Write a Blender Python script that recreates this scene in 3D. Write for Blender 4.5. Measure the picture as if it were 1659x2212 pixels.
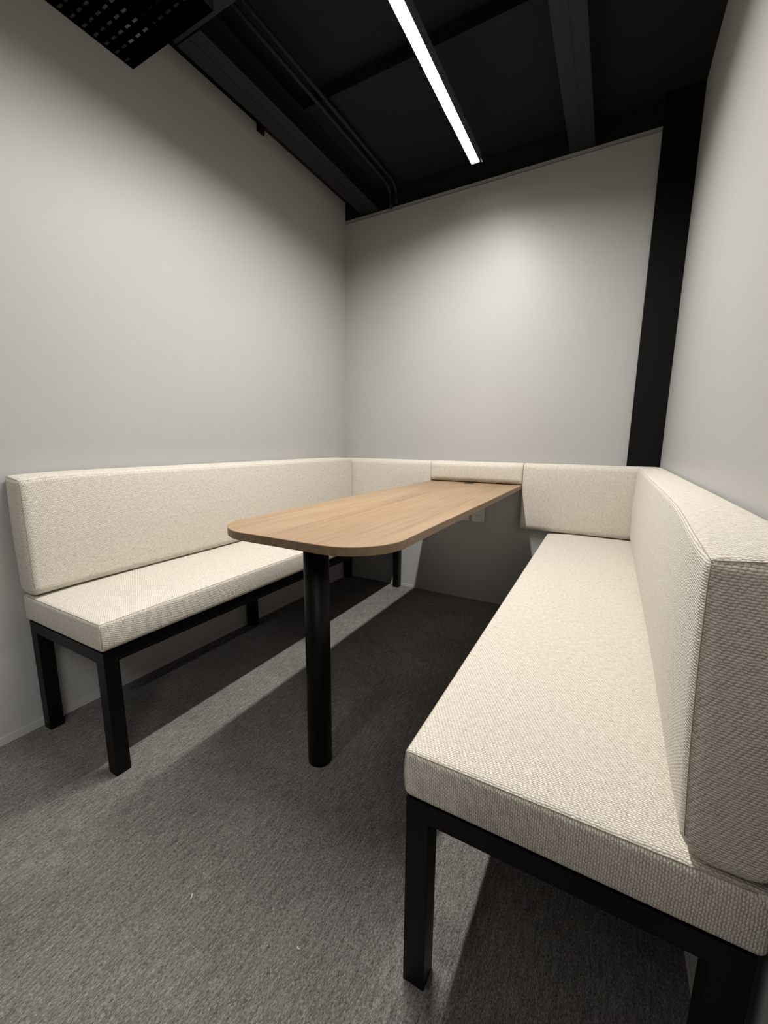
import bpy, bmesh, math, random
from mathutils import Vector, Matrix

# ------------------------------------------------------------------ clear
for o in list(bpy.data.objects):
    bpy.data.objects.remove(o, do_unlink=True)
scene = bpy.context.scene
COL = scene.collection
random.seed(7)

# ------------------------------------------------------------------ camera
F_PX = 880.64
cam_data = bpy.data.cameras.new('camera')
cam_data.sensor_fit = 'HORIZONTAL'
cam_data.sensor_width = 36.0
cam_data.lens = F_PX / 1659.0 * 36.0
cam_data.clip_start = 0.01
cam = bpy.data.objects.new('camera', cam_data)
COL.objects.link(cam)
RIGHT = Vector((0.8755148, 0.4831294, 0.0077347))
UP = Vector((-0.0888396, 0.1452170, 0.9854032))
FWD = Vector((-0.4749541, 0.8634223, -0.1700606))
M = Matrix.Identity(4)
for i in range(3):
    M[i][0], M[i][1], M[i][2] = RIGHT[i], UP[i], -FWD[i]
M[0][3], M[1][3], M[2][3] = 1.6388, -2.4180, 0.9760
cam.matrix_world = M
scene.camera = cam

# ------------------------------------------------------------------ world, exposure
world = bpy.data.worlds.new('world')
scene.world = world
world.use_nodes = True
world.node_tree.nodes['Background'].inputs[0].default_value = (1.0, 0.97, 0.93, 1)
world.node_tree.nodes['Background'].inputs[1].default_value = 0.08
scene.view_settings.view_transform = 'Standard'
scene.view_settings.look = 'None'
scene.view_settings.gamma = 1.0
scene.view_settings.exposure = 0.14
scene.view_settings.use_curve_mapping = False
scene.cycles.use_denoising = True
scene.cycles.max_bounces = 10
scene.cycles.diffuse_bounces = 4

LED_RECESS = 0.004
LED_SPREAD = 160
LED_POWER = 36.0           # the batten over the table
LED_NEAR_POWER = 5.0       # the next batten of the row, towards the entrance
CORRIDOR_POWER = 42.0      # batten out in the corridor
LED_COLOR = (1.0, 0.972, 0.935, 1)

# ------------------------------------------------------------------ materials
def new_mat(name):
    m = bpy.data.materials.new(name)
    m.use_nodes = True
    nt = m.node_tree
    return m, nt, nt.nodes['Principled BSDF']

def N(nt, kind, **inputs):
    n = nt.nodes.new(kind)
    for k, v in inputs.items():
        n.inputs[k].default_value = v
    return n

def math_n(nt, op, a=None, b=None, c=None):
    n = nt.nodes.new('ShaderNodeMath')
    n.operation = op
    for i, v in enumerate((a, b, c)):
        if v is None:
            continue
        if isinstance(v, (int, float)):
            n.inputs[i].default_value = v
        else:
            nt.links.new(v, n.inputs[i])
    return n.outputs[0]

def ramp(nt, fac, stops):
    n = nt.nodes.new('ShaderNodeValToRGB')
    e = n.color_ramp.elements
    while len(e) < len(stops):
        e.new(0.5)
    for i, (p, c) in enumerate(stops):
        e[i].position = p
        e[i].color = (*c, 1)
    nt.links.new(fac, n.inputs[0])
    return n.outputs[0]

def noise_on(nt, scale_vec, scale=1.0, detail=3.0, rough=0.55):
    tc = nt.nodes.new('ShaderNodeTexCoord')
    mp = nt.nodes.new('ShaderNodeMapping')
    mp.inputs['Scale'].default_value = scale_vec
    nt.links.new(tc.outputs['Object'], mp.inputs[0])
    nz = nt.nodes.new('ShaderNodeTexNoise')
    nz.inputs['Scale'].default_value = scale
    nz.inputs['Detail'].default_value = detail
    nz.inputs['Roughness'].default_value = rough
    nt.links.new(mp.outputs[0], nz.inputs['Vector'])
    return nz.outputs['Fac']

def bump(nt, b, h, dist, strength=1.0):
    n = nt.nodes.new('ShaderNodeBump')
    n.inputs['Distance'].default_value = dist
    n.inputs['Strength'].default_value = strength
    nt.links.new(h, n.inputs['Height'])
    nt.links.new(n.outputs[0], b.inputs['Normal'])

def mat_wall(name, col, rough=0.42):
    m, nt, b = new_mat(name)
    f = noise_on(nt, (1, 1, 1), 2.2, 2)
    c = ramp(nt, f, [(0.3, tuple(v * 0.985 for v in col)), (0.7, tuple(v * 1.015 for v in col))])
    nt.links.new(c, b.inputs['Base Color'])
    b.inputs['Roughness'].default_value = rough
    b.inputs['Specular IOR Level'].default_value = 0.3
    bump(nt, b, noise_on(nt, (1, 1, 1), 260, 2), 0.0006, 0.25)
    return m

def mat_plain(name, col, rough=0.5, spec=0.5, metallic=0.0):
    m, nt, b = new_mat(name)
    f = noise_on(nt, (1, 1, 1), 35, 2)
    c = ramp(nt, f, [(0.3, tuple(v * 0.94 for v in col)), (0.7, tuple(v * 1.06 for v in col))])
    nt.links.new(c, b.inputs['Base Color'])
    b.inputs['Roughness'].default_value = rough
    b.inputs['Specular IOR Level'].default_value = spec
    b.inputs['Metallic'].default_value = metallic
    return m

def mat_carpet():
    m, nt, b = new_mat('grey_carpet')
    f1 = noise_on(nt, (1.0, 0.26, 1.0), 640, 2, 0.8)     # short streaks of pile along the room
    f2 = noise_on(nt, (1.0, 0.13, 1.0), 190, 3, 0.6)
    f3 = noise_on(nt, (1, 1, 1), 4, 2, 0.5)
    s = math_n(nt, 'ADD', math_n(nt, 'MULTIPLY', f1, 0.70), math_n(nt, 'MULTIPLY', f2, 0.30))
    s = math_n(nt, 'ADD', s, math_n(nt, 'MULTIPLY', math_n(nt, 'SUBTRACT', f3, 0.5), 0.10))
    c = ramp(nt, s, [(0.36, (0.046, 0.043, 0.040)), (0.50, (0.148, 0.139, 0.129)), (0.64, (0.32, 0.305, 0.287))])
    nt.links.new(c, b.inputs['Base Color'])
    b.inputs['Roughness'].default_value = 0.95
    b.inputs['Specular IOR Level'].default_value = 0.1
    bump(nt, b, s, 0.004, 0.5)
    return m

def mat_fabric():
    """Cream hopsack: staggered short knots, about 6 mm long, over a taupe ground."""
    m, nt, b = new_mat('cream_hopsack')
    uv = nt.nodes.new('ShaderNodeUVMap')
    uv.uv_map = 'weave'
    wob = nt.nodes.new('ShaderNodeTexNoise')
    wob.inputs['Scale'].default_value = 150
    wob.inputs['Detail'].default_value = 2
    nt.links.new(uv.outputs[0], wob.inputs['Vector'])
    vm = nt.nodes.new('ShaderNodeVectorMath'); vm.operation = 'SUBTRACT'
    nt.links.new(wob.outputs['Color'], vm.inputs[0]); vm.inputs[1].default_value = (0.5, 0.5, 0.5)
    vs = nt.nodes.new('ShaderNodeVectorMath'); vs.operation = 'SCALE'
    nt.links.new(vm.outputs[0], vs.inputs[0]); vs.inputs['Scale'].default_value = 0.0034
    va = nt.nodes.new('ShaderNodeVectorMath'); va.operation = 'ADD'
    nt.links.new(uv.outputs[0], va.inputs[0]); nt.links.new(vs.outputs[0], va.inputs[1])
    sx = nt.nodes.new('ShaderNodeSeparateXYZ')
    nt.links.new(va.outputs[0], sx.inputs[0])
    v = math_n(nt, 'DIVIDE', sx.outputs[1], 0.0033)
    row = math_n(nt, 'FLOOR', v)
    u = math_n(nt, 'ADD', math_n(nt, 'DIVIDE', sx.outputs[0], 0.0062), math_n(nt, 'MULTIPLY', row, 0.31))
    fu = math_n(nt, 'SUBTRACT', math_n(nt, 'FRACT', u), 0.5)
    fv = math_n(nt, 'SUBTRACT', math_n(nt, 'FRACT', v), 0.5)
    d2 = math_n(nt, 'ADD', math_n(nt, 'MULTIPLY', math_n(nt, 'MULTIPLY', fu, fu), 3.0),
                math_n(nt, 'MULTIPLY', math_n(nt, 'MULTIPLY', fv, fv), 4.2))
    cell = nt.nodes.new('ShaderNodeCombineXYZ')
    nt.links.new(math_n(nt, 'FLOOR', u), cell.inputs[0])
    nt.links.new(row, cell.inputs[1])
    wn = nt.nodes.new('ShaderNodeTexWhiteNoise')
    wn.noise_dimensions = '2D'
    nt.links.new(cell.outputs[0], wn.inputs['Vector'])
    rnd = math_n(nt, 'ADD', math_n(nt, 'MULTIPLY', wn.outputs['Value'], 0.5), 0.68)
    h = math_n(nt, 'MULTIPLY', math_n(nt, 'MAXIMUM', math_n(nt, 'SUBTRACT', 1.0, d2), 0.0), rnd)
    fib = nt.nodes.new('ShaderNodeTexNoise')
    fib.inputs['Scale'].default_value = 620
    fib.inputs['Detail'].default_value = 2
    nt.links.new(uv.outputs[0], fib.inputs['Vector'])
    fleck = nt.nodes.new('ShaderNodeTexNoise')
    fleck.inputs['Scale'].default_value = 95
    fleck.inputs['Detail'].default_value = 4
    fleck.inputs['Roughness'].default_value = 0.7
    nt.links.new(uv.outputs[0], fleck.inputs['Vector'])
    hh = math_n(nt, 'ADD', h, math_n(nt, 'MULTIPLY', math_n(nt, 'SUBTRACT', fib.outputs['Fac'], 0.5), 0.70))
    tone = math_n(nt, 'ADD', hh, math_n(nt, 'MULTIPLY', math_n(nt, 'SUBTRACT', fleck.outputs['Fac'], 0.5), 0.9))
    c = ramp(nt, tone, [(0.0, (0.405, 0.350, 0.285)), (0.34, (0.695, 0.645, 0.563)), (0.75, (0.81, 0.765, 0.685))])
    nt.links.new(c, b.inputs['Base Color'])
    b.inputs['Roughness'].default_value = 0.93
    b.inputs['Specular IOR Level'].default_value = 0.12
    b.inputs['Sheen Weight'].default_value = 0.12
    b.inputs['Sheen Roughness'].default_value = 0.5
    bump(nt, b, hh, 0.0018, 0.50)
    return m

def mat_oak(name, dark=1.0):
    m, nt, b = new_mat(name)
    f1 = noise_on(nt, (62, 1.8, 62), 1.0, 5, 0.65)      # long cathedral streaks
    f2 = noise_on(nt, (330, 7, 330), 1.0, 3, 0.6)       # pores
    f3 = noise_on(nt, (7, 0.7, 7), 1.0, 3, 0.5)
    s = math_n(nt, 'ADD', math_n(nt, 'MULTIPLY', f1, 0.5), math_n(nt, 'MULTIPLY', f2, 0.22))
    s = math_n(nt, 'ADD', s, math_n(nt, 'MULTIPLY', f3, 0.28))
    k = dark
    c = ramp(nt, s, [(0.34, (0.215 * k, 0.136 * k, 0.072 * k)), (0.5, (0.312 * k, 0.209 * k, 0.122 * k)),
                     (0.66, (0.39 * k, 0.272 * k, 0.168 * k))])
    nt.links.new(c, b.inputs['Base Color'])
    b.inputs['Roughness'].default_value = 0.46
    b.inputs['Specular IOR Level'].default_value = 0.35
    bump(nt, b, f2, 0.0004, 0.4)
    return m

def mat_emit(name, strength):
    m, nt, b = new_mat(name)
    b.inputs['Base Color'].default_value = (0.9, 0.9, 0.88, 1)
    b.inputs['Emission Color'].default_value = LED_COLOR
    b.inputs['Emission Strength'].default_value = strength
    return m

WALL = mat_wall('grey_wall_paint', (0.435, 0.432, 0.42))
TRIMGREY = mat_wall('grey_trim_paint', (0.34, 0.33, 0.315))
SKIRT = mat_wall('pale_skirting', (0.46, 0.455, 0.44), 0.5)
CARPET = mat_carpet()
FABRIC = mat_fabric()
THREAD = mat_plain('seam_thread', (0.42, 0.37, 0.30), 0.9, 0.1)
OAK = mat_oak('light_oak_laminate')
OAKEDGE = mat_oak('oak_edge_band', 0.62)
BLACK = mat_plain('black_powder_coat', (0.0025, 0.0025, 0.0028), 0.42, 0.16)
STEEL = mat_plain('black_painted_steel', (0.0085, 0.0085, 0.009), 0.6, 0.3)
INKY = mat_plain('matt_black_column', (0.003, 0.003, 0.0032), 0.55, 0.15)
DECK = mat_plain('black_ceiling_paint', (0.0065, 0.006, 0.006), 0.75, 0.25)
TRAYM = mat_plain('black_perforated_sheet', (0.020, 0.021, 0.017), 0.6, 0.4)
PLASTIC = mat_plain('white_plastic', (0.70, 0.69, 0.67), 0.4, 0.5)
DARKP = mat_plain('dark_plastic', (0.02, 0.018, 0.016), 0.45, 0.5)
ALU = mat_plain('light_grey_housing', (0.55, 0.55, 0.54), 0.4, 0.5)
FIN = mat_plain('dark_grey_anodised', (0.10, 0.10, 0.10), 0.45, 0.5)
LED = mat_emit('led_diffuser', 9.0)

# ------------------------------------------------------------------ mesh helpers
def link(name, bm, mat, parent=None, smooth=False):
    me = bpy.data.meshes.new(name)
    bmesh.ops.recalc_face_normals(bm, faces=bm.faces)
    bm.to_mesh(me)
    bm.free()
    me.materials.append(mat)
    if smooth:
        for p in me.polygons:
            p.use_smooth = True
    o = bpy.data.objects.new(name, me)
    COL.objects.link(o)
    if parent is not None:
        attach(o, parent)
    return o

def attach(o, parent):
    o.parent = parent
    root = parent
    off = Vector((0, 0, 0))
    while root is not None:
        off += root.location
        root = root.parent
    if parent.parent is None:
        o.matrix_parent_inverse = Matrix.Translation(-parent.location)
    else:                                      # sub-part of a mesh whose own origin is the world origin
        o.matrix_parent_inverse = Matrix.Identity(4)

def thing(name, loc, label, cat, group=None):
    e = bpy.data.objects.new(name, None)
    e.empty_display_size = 0.1
    e.location = loc
    COL.objects.link(e)
    e['label'] = label
    e['category'] = cat
    if group:
        e['group'] = group
    return e

def tag(o, label, cat, group=None):
    o['label'] = label
    o['category'] = cat
    if group:
        o['group'] = group
    return o

def struct(o, label=None):
    o['kind'] = 'structure'
    if label:
        o['label'] = label
    return o

def add_box(bm, lo, hi, bev=0.0, seg=2):
    tmp = bmesh.new()
    r = bmesh.ops.create_cube(tmp, size=1.0)
    for v in r['verts']:
        v.co = Vector([lo[i] + (v.co[i] + 0.5) * (hi[i] - lo[i]) for i in range(3)])
    if bev > 0:
        bmesh.ops.bevel(tmp, geom=tmp.edges[:], offset=bev, segments=seg, profile=0.5, affect='EDGES')
    merge_into(bm, tmp)

def merge_into(bm, tmp):
    vm = {}
    for v in tmp.verts:
        vm[v] = bm.verts.new(v.co)
    for f in tmp.faces:
        try:
            bm.faces.new([vm[v] for v in f.verts])
        except ValueError:
            pass
    tmp.free()

def box(name, lo, hi, mat, parent=None, bev=0.0):
    bm = bmesh.new()
    add_box(bm, lo, hi, bev)
    return link(name, bm, mat, parent)

def add_tube(bm, pts, r, n=8, closed=False):
    pts = [Vector(p) for p in pts]
    rings = []
    for i, p in enumerate(pts):
        a = pts[max(i - 1, 0)]
        b = pts[min(i + 1, len(pts) - 1)]
        t = (b - a).normalized()
        ref = Vector((0, 0, 1)) if abs(t.z) < 0.9 else Vector((1, 0, 0))
        x = t.cross(ref).normalized()
        y = t.cross(x).normalized()
        rings.append([bm.verts.new(p + r * (math.cos(2 * math.pi * k / n) * x + math.sin(2 * math.pi * k / n) * y)) for k in range(n)])
    for i in range(len(rings) - 1):
        for k in range(n):
            bm.faces.new((rings[i][k], rings[i][(k + 1) % n], rings[i + 1][(k + 1) % n], rings[i + 1][k]))
    bm.faces.new(rings[0][::-1])
    bm.faces.new(rings[-1])

def lathe(bm, c, prof, n=48):
    """prof: list of (radius, z)"""
    rings = []
    for r, z in prof:
        if r < 1e-6:
            rings.append([bm.verts.new((c[0], c[1], z))])
        else:
            rings.append([bm.verts.new((c[0] + r * math.cos(2 * math.pi * k / n), c[1] + r * math.sin(2 * math.pi * k / n), z)) for k in range(n)])
    for a, b in zip(rings[:-1], rings[1:]):
        for k in range(n):
            k2 = (k + 1) % n
            if len(a) == 1 and len(b) == 1:
                continue
            if len(a) == 1:
                bm.faces.new((a[0], b[k], b[k2]))
            elif len(b) == 1:
                bm.faces.new((a[k], a[k2], b[0]))
            else:
                bm.faces.new((a[k], a[k2], b[k2], b[k]))

# ------------------------------------------------------------------ upholstery
def round_profile(w, h, radii, step=0.022):
    """Rounded rectangle (0..w, 0..h), counter-clockwise; radii = (bottom-left, bottom-right, top-right, top-left).
    Returns points, outward normals and the index where each of the four flats starts and ends."""
    cs = [((radii[0], radii[0]), radii[0], 180), ((w - radii[1], radii[1]), radii[1], 270),
          ((w - radii[2], h - radii[2]), radii[2], 0), ((radii[3], h - radii[3]), radii[3], 90)]
    P, Nn, flats = [], [], []
    for i, ((cx, cy), r, a0) in enumerate(cs):
        seg = 6
        for k in range(seg + 1):
            a = math.radians(a0 + 90 * k / seg)
            P.append((cx + r * math.cos(a), cy + r * math.sin(a)))
            Nn.append((math.cos(a), math.sin(a)))
        (nx, ny), nr, na0 = cs[(i + 1) % 4]
        a = math.radians(na0)
        q = (nx + nr * math.cos(a), ny + nr * math.sin(a))
        p = P[-1]
        L = math.hypot(q[0] - p[0], q[1] - p[1])
        m = max(1, int(L / step))
        nrm = Nn[-1]
        # a close row right beside each corner keeps the flats flat under smooth shading
        ts = sorted(set([min(0.004 / max(L, 1e-6), 0.2), max(1 - 0.004 / max(L, 1e-6), 0.8)] + [k / m for k in range(1, m)]))
        first = len(P)
        for t in ts:
            P.append((p[0] + (q[0] - p[0]) * t, p[1] + (q[1] - p[1]) * t))
            Nn.append(nrm)
        flats.append((first, len(P)))            # bottom, right, top, left
    return P, Nn, flats

def cushion(name, axis, span, origin, size, radii, end_r, deform, parent, uvmap):
    """A padded block: rounded profile run along 'axis' (0 = x, 1 = y) with rounded ends.
    origin/size: the profile's lower corner and width, height in (the other horizontal axis, z)."""
    P, Nn, flats = round_profile(size[0], size[1], radii)
    bm = bmesh.new()
    s0, s1 = span
    half = min(size) / 2 - 0.005
    insets = [end_r + 0.004]
    while insets[-1] + 0.011 < half:
        insets.append(insets[-1] + 0.008)
    insets.append(half)
    near = [(s0, q) for q in reversed(insets)] + [(s0 + end_r * (1 - math.cos(math.radians(90 * k / 4))),
            end_r * (1 - math.sin(math.radians(90 * k / 4)))) for k in range(5)]
    far = [(s0 + s1 - a, i) for a, i in reversed(near)]
    n = max(2, int((s1 - s0 - 2 * end_r) / 0.024))
    mid = [(s0 + end_r + (s1 - s0 - 2 * end_r) * k / n, 0.0) for k in range(1, n)]
    mid = [(s0 + end_r + 0.004, 0.0)] + mid + [(s1 - end_r - 0.004, 0.0)]
    rings = []
    for s, inset in near + mid + far:
        ring = []
        for (a, b), (na, nb) in zip(P, Nn):
            # move in towards the middle of the profile, keeping its outline
            ia = min(max(a - na * inset, min(inset, size[0] / 2)), max(size[0] - inset, size[0] / 2))
            ib = min(max(b - nb * inset, min(inset, size[1] / 2)), max(size[1] - inset, size[1] / 2))
            p = (origin[0] + ia, s, origin[1] + ib) if axis == 1 else (s, origin[0] + ia, origin[1] + ib)
            ring.append(bm.verts.new(deform(Vector(p))))
        rings.append(ring)
    m = len(P)
    for r0, r1 in zip(rings[:-1], rings[1:]):
        for k in range(m):
            bm.faces.new((r0[k], r0[(k + 1) % m], r1[(k + 1) % m], r1[k]))
    # close the ends with short cross quads between the two long sides
    tall = size[1] >= size[0]
    (a0, a1), (b0, b1) = (flats[1], flats[3]) if tall else (flats[0], flats[2])
    for ring in (rings[0], rings[-1]):
        sa = [ring[k] for k in range(a0, a1)]
        sb = [ring[k] for k in range(b0, b1)][::-1]
        if len(sa) != len(sb):
            bm.faces.new(ring)
            continue
        for k in range(len(sa) - 1):
            bm.faces.new((sa[k], sa[k + 1], sb[k + 1], sb[k]))
        bm.faces.new([ring[k % m] for k in range(a1 - 1, b0 + 1)])
        bm.faces.new([ring[k % m] for k in range(b1 - 1, a0 + m + 1)])
    bmesh.ops.remove_doubles(bm, verts=bm.verts, dist=0.00035)
    bmesh.ops.dissolve_degenerate(bm, edges=bm.edges, dist=0.0001)
    bmesh.ops.recalc_face_normals(bm, faces=bm.faces)
    lay = bm.loops.layers.uv.new('weave')
    for f in bm.faces:
        nx, ny, nz = (abs(c) for c in f.normal)
        k = 0 if nx >= ny and nx >= nz else (1 if ny >= nz else 2)
        for lp in f.loops:
            c = lp.vert.co
            lp[lay].uv = uvmap(k, c)
    return link(name, bm, FABRIC, parent, smooth=True)

def uv_seat(k, c):          # knots lie across the seat, hang down the sides
    return (c.x, c.y) if k == 2 else ((c.z, c.y) if k == 0 else (c.z, c.x))
def uv_seat_left(k, c):
    return (c.y, c.x) if k == 2 else ((c.z, c.y) if k == 0 else (c.x, c.z))
def uv_back(k, c):          # knots lie level
    return (c.y, -c.z) if k == 0 else ((c.x, -c.z) if k == 1 else (c.x, c.y))
def uv_panel(k, c):
    return (c.z, c.x) if k == 1 else ((c.y, c.z) if k == 0 else (c.y, c.x))

def seam(parent, paths, deform, r=0.0009):
    bm = bmesh.new()
    for path in paths:
        pts = []
        for a, b in zip(path[:-1], path[1:]):
            a, b = Vector(a), Vector(b)
            n = max(1, int((b - a).length / 0.02))
            pts += [deform(a + (b - a) * (k / n)) for k in range(n)]
        pts.append(deform(Vector(path[-1])))
        add_tube(bm, pts, r, 6)
    return link('seam', bm, THREAD, parent, smooth=True)

# ------------------------------------------------------------------ room shell
XW = 1.853          # right wall
YF = -4.6           # how far the floor and left wall run towards the viewer's side
YR = -2.52          # front end of the right wall
HL, HB, HR = 2.485, 2.373, 2.51

struct(box('floor', (-0.12, YF, -0.05), (4.4, 0.12, 0.0), CARPET))
struct(box('wall_left', (-0.12, YF, 0.0), (0.0, 0.12, HL), WALL))
struct(box('wall_back', (0.0, 0.0, 0.0), (XW, 0.12, HB - 0.022), WALL))
struct(box('wall_right', (XW, YR, 0.0), (XW + 0.10, 0.12, HR), WALL))
struct(box('trim_1', (0.0, 0.004, HB - 0.022), (1.72, 0.12, HB), TRIMGREY))
struct(box('baseboard_left', (0.0, YF, 0.0), (0.004, 0.0, 0.026), SKIRT))
struct(box('baseboard_back', (0.004, -0.003, 0.0), (XW, 0.0, 0.016), SKIRT))
struct(box('baseboard_right', (XW - 0.003, YR, 0.0), (XW, -0.003, 0.022), SKIRT))

# black ceiling: a lower deck at the back, a step, a higher deck over the entrance
bm = bmesh.new()
add_box(bm, (0.0, -0.70, HL), (XW, 0.12, HL + 0.16))
add_box(bm, (-0.12, -0.70, HL), (0.0, 0.12, HL + 0.16))
add_box(bm, (XW, -0.70, HR), (4.4, 0.12, HL + 0.16))
add_box(bm, (-0.12, YF, HL + 0.055), (4.4, -0.70, HL + 0.16))
struct(link('ceiling', bm, DECK))
# corridor walls out of view close the place off
struct(box('wall_corridor', (4.3, YF, 0.0), (4.4, 0.12, HL + 0.05), WALL))

# black steel column in the back right corner, let into the wall
bm = bmesh.new()
add_box(bm, (1.712, -0.022, 0.0), (XW, 0.0, HL), 0.002)
struct(link('column', bm, INKY))
# black header beam above the back wall
bm = bmesh.new()
add_box(bm, (0.0, 0.012, HB), (XW, 0.11, HL))
struct(link('beam_header', bm, DECK))

def h_beam(name, x0, x1, y0, y1, zb, zt, along='y', tf=0.009, tw=0.007):
    """Rolled H section, flanges level; with a fine mill line down the lower flange."""
    bm = bmesh.new()
    if along == 'y':
        xm = (x0 + x1) / 2
        add_box(bm, (x0, y0, zb), (x1, y1, zb + tf), 0.0015)
        add_box(bm, (xm - tw / 2, y0, zb + tf), (xm + tw / 2, y1, zt - tf))
        add_box(bm, (x0, y0, zt - tf), (x1, y1, zt))
        add_box(bm, (xm - 0.0015, y0, zb - 0.0015), (xm + 0.0015, y1, zb))
    else:
        ym = (y0 + y1) / 2
        add_box(bm, (x0, y0, zb), (x1, y1, zb + tf), 0.0015)
        add_box(bm, (x0, ym - tw / 2, zb + tf), (x1, ym + tw / 2, zt - tf))
        add_box(bm, (x0, y0, zt - tf), (x1, y1, zt))
    return struct(link(name, bm, STEEL))

h_beam('beam_left', 0.132, 0.257, -1.262, 0.03, 2.380, HL)
h_beam('beam_right', 1.331, 1.444, -1.262, 0.03, 2.376, HL)
h_beam('beam_cross', 0.134, XW, -1.390, -1.265, 2.383, HL + 0.055, 'x')
# little bracket where the ceiling step meets the left wall
bm = bmesh.new()
add_box(bm, (0.0, -0.745, 2.452), (0.012, -0.705, 2.50))
add_box(bm, (0.0, -0.745, 2.452), (0.040, -0.741, 2.50))
struct(link('trim_2', bm, STEEL))

# ------------------------------------------------------------------ cable tray
TX, TY0, TY1, TZ = 0.43, -1.351, -2.15, 2.295
tray = thing('cable_tray', (0.0, -1.75, TZ), 'black perforated cable tray with rows of slots at the top of the left wall', 'cable tray')
bm = bmesh.new()
nx = 10
pitch = 0.040
rows = []
y = TY0 - 0.006
cuts_y = [TY0]
slots = []
while y - 0.034 > TY1:
    cuts_y += [y - 0.022, y - 0.030]
    slots.append(len(cuts_y) - 2)
    y -= 0.034
cuts_y.append(TY1)
cuts_x = [0.003]
for k in range(nx):
    a = 0.014 + k * pitch
    cuts_x += [a, a + 0.022]
cuts_x.append(TX)
gv = [[bm.verts.new((x, yy, TZ)) for x in cuts_x] for yy in cuts_y]
for i in range(len(cuts_y) - 1):
    for j in range(len(cuts_x) - 1):
        if i in slots and j % 2 == 1:
            continue
        bm.faces.new((gv[i][j], gv[i][j + 1], gv[i + 1][j + 1], gv[i + 1][j]))
ext = bmesh.ops.solidify(bm, geom=bm.faces[:], thickness=0.0015)
link('perforated_plate', bm, TRAYM, tray)
bm = bmesh.new()
add_box(bm, (TX - 0.002, TY1, TZ), (TX, TY0, TZ + 0.05))
add_box(bm, (0.003, TY0 - 0.002, TZ), (TX, TY0, TZ + 0.05))
link('side_rail', bm, TRAYM, tray)

# conduits between left beam and ceiling, turning down at the back wall
for i, (x, z, r) in enumerate(((0.352, 2.466, 0.009), (0.392, 2.468, 0.009))):
    pts = [(x, -1.255, z), (x, -0.10, z)]
    for k in range(1, 7):
        a = math.radians(15 * k)
        pts.append((x, -0.10 + 0.075 * math.sin(a), z - 0.075 * (1 - math.cos(a))))
    pts.append((x, -0.025, 2.352 if i == 0 else 2.372))
    bm = bmesh.new()
    add_tube(bm, pts, r, 12)
    c = link('conduit', bm, STEEL, None, smooth=True)
    tag(c, ('black ceiling conduit bending down at the back wall, the one nearer the left beam' if i == 0 else
            'black ceiling conduit bending down at the back wall, the one nearer the lamp'),
        'conduit', 'conduits along the left beam')

# ------------------------------------------------------------------ LED battens
def led_batten(name, x, y0, y1, z, ztop, power, label):
    """Channel batten: the opal strip sits 12 mm up between two dark fins, so the light is thrown down."""
    t = thing(name, (x, (y0 + y1) / 2, z), label, 'ceiling light', None)
    w, rec = 0.0205, LED_RECESS
    bm = bmesh.new()
    add_box(bm, (x - w - 0.002, y0, z), (x - w, y1, z + 0.045), 0.0006)
    add_box(bm, (x + w, y0, z), (x + w + 0.002, y1, z + 0.045), 0.0006)
    add_box(bm, (x - w, y0, z + rec + 0.006), (x + w, y1, z + 0.045))
    link('housing', bm, FIN, t)
    bm = bmesh.new()
    add_box(bm, (x - w, y0 + 0.004, z + rec), (x + w, y1 - 0.004, z + rec + 0.004))
    link('diffuser', bm, LED, t)
    for ye, d in ((y0, 1), (y1, -1)):
        bm = bmesh.new()
        add_box(bm, (x - w, min(ye, ye + d * 0.003), z), (x + w, max(ye, ye + d * 0.003), z + 0.045), 0.0005)
        link('end_cap', bm, FIN, t)
    for ye in (y0 + 0.12, min(y1 - 0.12, max(y0 + 0.52, y1 - 1.10))):
        bm = bmesh.new()
        add_box(bm, (x - 0.012, ye - 0.012, z + 0.045), (x + 0.012, ye + 0.012, ztop))
        link('mounting_clip', bm, FIN, t)
    bm = bmesh.new()
    add_box(bm, (x + w + 0.002, y1 - 0.004, z + 0.012), (x + w + 0.007, y1 + 0.022, z + 0.016))
    link('bracket_tab', bm, ALU, t)
    # the light the strip throws: a long area lamp with the beam of its optic
    ld = bpy.data.lights.new(name + '_lamp', 'AREA')
    ld.shape = 'RECTANGLE'
    ld.size = 2 * w
    ld.size_y = y1 - y0 - 0.42
    ld.energy = power
    ld.color = LED_COLOR[:3]
    ld.spread = math.radians(LED_SPREAD)
    lo = bpy.data.objects.new('lamp', ld)
    COL.objects.link(lo)
    lo.location = (x, (y0 + y1) / 2 - 0.09, z + rec - 0.0008)
    attach(lo, t)
    return t

led_batten('linear_light', 0.933, -1.850, -0.230, 2.320, HL, LED_POWER,
           'long white LED batten lit on the black ceiling above the table')
led_batten('linear_light', 0.933, -3.60, -2.00, 2.320, HL + 0.055, LED_NEAR_POWER,
           'lit LED batten behind the viewer, in line with the one above the table')

# corridor batten outside the booth, out of frame to the right
led_batten('linear_light', 2.75, -4.40, -2.75, HL - 0.01, HL + 0.055, CORRIDOR_POWER,
           'lit LED batten in the corridor beyond the end of the right wall')

# ------------------------------------------------------------------ benches
YN = -1.882         # near end of both benches
ZB, ZS = 0.394, 0.479

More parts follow.
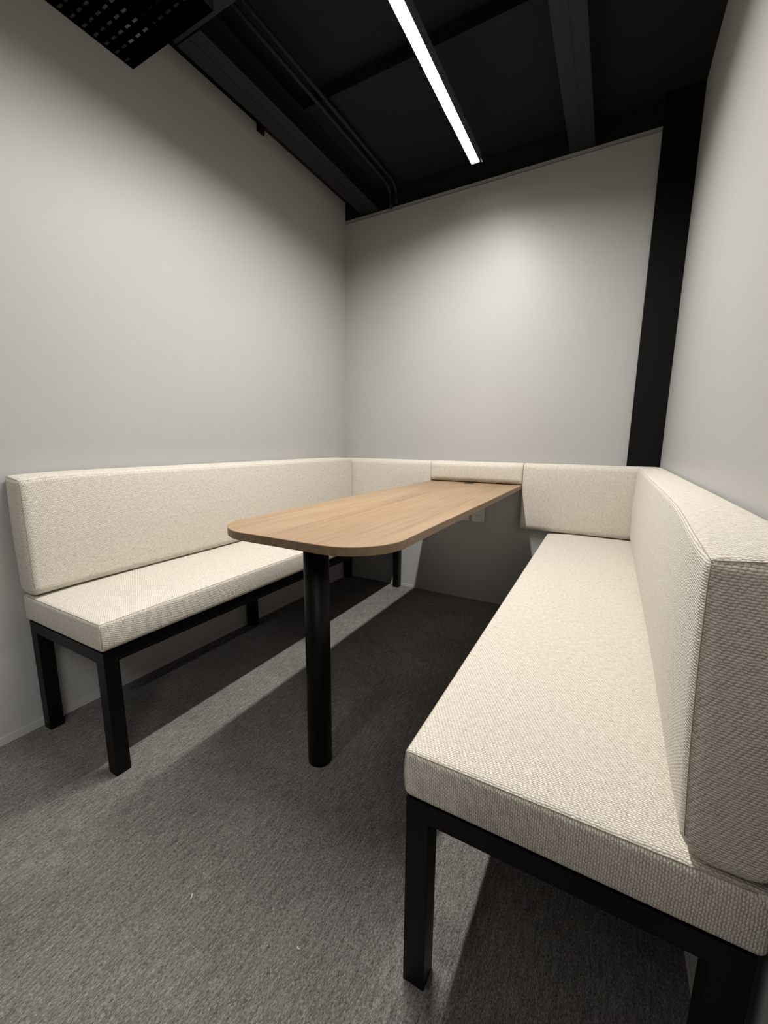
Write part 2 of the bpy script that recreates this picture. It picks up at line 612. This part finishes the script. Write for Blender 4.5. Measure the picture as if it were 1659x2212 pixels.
def bench(side):
    left = side == 'left'
    if left:
        xf, xb = 0.462, 0.006          # front edge, wall side
        t = thing('bench', (0.23, YN / 2, 0.0), 'cream upholstered bench along the left wall, behind the table', 'bench', 'upholstered benches')
    else:
        xf, xb = 1.380, 1.848
        t = thing('bench', (1.61, YN / 2, 0.0), 'cream upholstered bench along the right wall, nearest and largest in view', 'bench', 'upholstered benches')
    sgn = 1 if left else -1            # +1: the seat faces +x
    x0, x1 = min(xf, xb), max(xf, xb)
    # ---- seat
    def dseat(p):
        p = p.copy()
        u = (p.x - x0) / (x1 - x0)
        v = (p.y - YN) / (-YN)
        wz = max(0.0, min(1.0, (p.z - ZB) / (ZS - ZB)))
        fr = u if left else 1 - u      # 1 at the front edge
        cr = max(0.0, 1 - (2 * u - 1) ** 4) * (1.0 if v > 0.5 else max(0.0, 1 - (2 * v - 1) ** 10))
        p.z += 0.009 * cr * wz
        p.z += wz * cr * 0.0018 * math.sin(9 * p.y + 5 * u) * math.sin(7 * u + 3 * p.y)
        if not left:
            p.x += (0.006 - 0.020 * v) * fr
        # sides belly out a little between the seams
        b = math.sin(math.pi * wz)
        p.x += sgn * 0.004 * b * max(0, fr - 0.9) * 10
        if v < 0.03:
            p.y -= 0.004 * b * (1 - v / 0.03) * (1 - abs(2 * u - 1) ** 6)
        return p
    r = 0.009
    seat = cushion('seat_cushion', 1, (YN, -0.004), (x0, ZB), (x1 - x0, ZS - ZB),
                   (0.012, 0.012, r, r), 0.010, dseat, t, uv_seat_left if left else uv_seat)
    k = r * 0.30
    e = xf - sgn * k
    seam(seat, [[(e, -0.06, ZS - k), (e, YN + k, ZS - k), (xb + sgn * 0.02, YN + k, ZS - k)],
                [(e, YN + k, ZS - k), (e, YN + k, ZB + 0.012)]], dseat)
    # ---- backrest
    xr = xb + sgn * 0.088              # its front face
    bx0, bx1 = min(xb, xr), max(xb, xr)
    zb0, zb1 = 0.486, 0.860
    yb0, yb1 = YN - 0.004, (-0.066 if left else -0.066)
    def dback(p):
        p = p.copy()
        u = (p.x - bx0) / (bx1 - bx0)
        fr = u if left else 1 - u
        w = (p.z - zb0) / (zb1 - zb0)
        v = (p.y - yb0) / (yb1 - yb0)
        w_ = max(0.0, min(1.0, w)); v_ = max(0.0, min(1.0, v))
        ends = max(0.0, 1 - (2 * v_ - 1) ** 12)
        p.z += 0.011 * math.sin(math.pi * min(1, max(0, 1 - fr)) * 0.62) * w_ ** 6 * (0.35 + 0.65 * ends)
        # padded belly of the front face
        p.x += sgn * 0.012 * max(0.0, fr) * math.sin(math.pi * w_) ** 0.8 * (0.25 + 0.75 * ends)
        dn = p.y - YN
        if left:
            p.x += 0.010 * math.exp(-(dn / 0.10) ** 2) * fr
            p.z -= 0.006 * math.exp(-(dn / 0.05) ** 2) * w_ ** 4 * fr
        else:
            p.x -= (0.005 + 0.016 * w_) * math.exp(-(dn / 0.30) ** 2) * fr
            p.z -= 0.004 * math.exp(-(dn / 0.05) ** 2) * w_ ** 4 * fr
        # end face bellies a little too
        p.y -= 0.006 * max(0.0, 1 - v_ * 40) * math.sin(math.pi * w_) * math.sin(math.pi * max(0, min(1, u)))
        return p
    rt, rb = 0.010, 0.030
    # profile corners: bottom-left, bottom-right, top-right, top-left (x grows to the right)
    radii = (rb, rb, rt, rt)
    back = cushion('backrest', 1, (yb0, yb1), (bx0, zb0), (bx1 - bx0, zb1 - zb0), radii, 0.016, dback, t, uv_back)
    k = rt * 0.30
    e = xr - sgn * k
    k2 = 0.016 * 0.30
    seam(back, [[(e, yb1 - 0.02, zb1 - k), (e, yb0 + k2, zb1 - k), (xb + sgn * 0.004, yb0 + k2, zb1 - k)],
                [(e, yb0 + k2, zb1 - k), (e, yb0 + k2, zb0 + 0.03)]], dback, 0.0008)
    # ---- black frame of square tube, with the board under the seat set back a little
    fx0, fx1 = x0 + 0.008, x1 - 0.008
    fy0, fy1 = YN + 0.006, -0.018
    T = 0.041
    zr1, zr0 = ZB - 0.006, ZB - 0.006 - 0.036
    box('seat_board', (fx0 + 0.004, fy0 + 0.004, zr1), (fx1 - 0.004, fy1, ZB + 0.006), BLACK, t)
    bm = bmesh.new()
    add_box(bm, (fx0, fy0 + T, zr0), (fx0 + T, fy1 - T, zr1))
    add_box(bm, (fx1 - T, fy0 + T, zr0), (fx1, fy1 - T, zr1))
    add_box(bm, (fx0, fy0, zr0), (fx1, fy0 + T, zr1))
    add_box(bm, (fx0, fy1 - T, zr0), (fx1, fy1, zr1))
    link('frame', bm, BLACK, t)
    ym = -0.95
    legs = [(fx0, fy0), (fx1 - T, fy0), (fx0, fy1 - T), (fx1 - T, fy1 - T)]
    for lx, ly in legs:
        box('leg', (lx, ly, 0.0), (lx + T, ly + T, zr0), BLACK, t, 0.0007)
    for lx in (fx0, fx1 - T):
        yq = ym if lx == (fx0 if left else fx1 - T) else ym + 0.025
        box('leg', (lx, yq - T / 2, 0.0), (lx + T, yq + T / 2, zr0), BLACK, t, 0.0007)
    return t

bench('left')
bench('right')

# ------------------------------------------------------------------ padded panels on the back wall
def wall_panel(x0, x1, z0, z1, label):
    y0, y1 = -0.060, -0.002
    def d(p):
        p = p.copy()
        u = max(0.0, min(1.0, (p.x - x0) / (x1 - x0)))
        w = max(0.0, min(1.0, (p.z - z0) / (z1 - z0)))
        fr = max(0.0, (y1 - p.y) / (y1 - y0))
        p.y -= 0.010 * fr * (max(0, 1 - (2 * u - 1) ** 8)) * (max(0, 1 - (2 * w - 1) ** 4)) - 0.004 * fr
        return p
    o = cushion('wall_cushion', 0, (x0, x1), (y0, z0), (y1 - y0, z1 - z0), (0.028, 0.006, 0.006, 0.028), 0.008, d, None, uv_panel)
    tag(o, label, 'cushion', 'padded panels on the back wall')
    return o

TXL, TXR, TZT, TTH = 0.668, 1.2165, 0.740, 0.0225
wall_panel(0.010, 0.6675, 0.491, 0.864, 'cream padded wall panel between the left bench and the table end')
wall_panel(0.6685, 1.2185, 0.7425, 0.864, 'low cream padded wall panel standing directly above the far table end')
wall_panel(1.2195, 1.846, 0.491, 0.864, 'cream padded wall panel above the far end of the right bench seat')

# ------------------------------------------------------------------ table
tbl = thing('table', (0.942, -0.85, 0.0), 'long oak table with rounded near corners on one round black leg', 'table')
YT0, YT1, RC = -1.690, -0.004, 0.150
def table_outline(inset):
    pts = [(TXR - inset, YT1 - inset), (TXL + inset, YT1 - inset)]
    r = RC - inset
    for k in range(17):
        a = math.radians(180 + 90 * k / 16)
        pts.append((TXL + RC + r * math.cos(a), YT0 + RC + r * math.sin(a)))
    for k in range(17):
        a = math.radians(270 + 90 * k / 16)
        pts.append((TXR - RC + r * math.cos(a), YT0 + RC + r * math.sin(a)))
    return pts
bm = bmesh.new()
prof = [(0.0012, TZT), (0.0, TZT - 0.0012), (0.0, TZT - TTH + 0.0012), (0.0012, TZT - TTH)]
rings = [[bm.verts.new((x, y, z)) for x, y in table_outline(i)] for i, z in prof]
n = len(rings[0])
for a, b in zip(rings[:-1], rings[1:]):
    for k in range(n):
        bm.faces.new((a[k], a[(k + 1) % n], b[(k + 1) % n], b[k]))
bm.faces.new(rings[0]); bm.faces.new(rings[-1][::-1])
top = link('tabletop', bm, OAK, tbl)
top.data.materials.append(OAKEDGE)
for p in top.data.polygons:
    if abs(p.normal.z) < 0.9:
        p.material_index = 1
bm = bmesh.new()
LC = (0.930, -1.528)
LR = 0.0365
lathe(bm, LC, [(0, 0.0), (LR - 0.002, 0.0), (LR, 0.002), (LR, TZT - TTH - 0.001), (0, TZT - TTH - 0.001)], 64)
leg = link('leg', bm, BLACK, tbl)
for p in leg.data.polygons:
    p.use_smooth = abs(p.normal.z) < 0.7
bm = bmesh.new()
add_box(bm, (LC[0] - 0.09, LC[1] - 0.09, TZT - TTH - 0.005), (LC[0] + 0.09, LC[1] + 0.09, TZT - TTH), 0.001)
link('mounting_plate', bm, BLACK, tbl)
bm = bmesh.new()
lathe(bm, (0.928, -0.100), [(0.0, TZT + 0.0008), (0.020, TZT + 0.0008), (0.0225, TZT + 0.0030), (0.0285, TZT + 0.0026), (0.030, TZT + 0.0003), (0.030, TZT - 0.004)], 40)
g = link('cable_grommet', bm, DARKP, tbl, True)
g['label'] = 'dark round cable grommet'

# ------------------------------------------------------------------ power outlets under the table
def outlet(x0, x1, label):
    z0, z1 = 0.498, 0.618
    t = thing('power_outlet', ((x0 + x1) / 2, 0.0, z0), label, 'outlet', 'outlets under the table')
    bm = bmesh.new()
    add_box(bm, (x0, -0.007, z0), (x1, 0.0, z1), 0.0025)
    link('cover_plate', bm, PLASTIC, t)
    xm = (x0 + x1) / 2
    bm = bmesh.new()
    add_box(bm, (xm - 0.022, -0.0095, z0 + 0.022), (xm + 0.022, -0.007, z1 - 0.022), 0.001)
    ins = link('socket_insert', bm, PLASTIC, t)
    for zc in (z0 + 0.041, z1 - 0.041):
        for dx in (-0.0065, 0.0065):
            box('slot', (xm + dx - 0.0012, -0.0102, zc - 0.004), (xm + dx + 0.0012, -0.0094, zc + 0.004), DARKP, ins)
outlet(0.927, 1.003, 'white wall outlet under the table, the more visible one nearer the right bench')
outlet(0.835, 0.911, 'white wall outlet mostly hidden by the tabletop, nearer the left bench')

# ------------------------------------------------------------------ specks on the carpet
def speck(x, y, pts, mat, label):
    bm = bmesh.new()
    add_tube(bm, [(x + a, y + b, 0.002) for a, b in pts], 0.0012, 6)
    o = link('lint_scrap', bm, mat)
    tag(o, label, 'lint', 'scraps on the carpet')
speck(0.929, -1.978, [(-0.004, 0.004), (0.0, 0.0), (0.002, -0.004)], PLASTIC, 'tiny white scrap of lint on the open carpet, the brighter of two')
speck(1.190, -1.937, [(-0.003, 0.002), (0.001, 0.0), (0.004, 0.001)], ALU, 'faint grey scrap of lint on the carpet near the right bench leg')
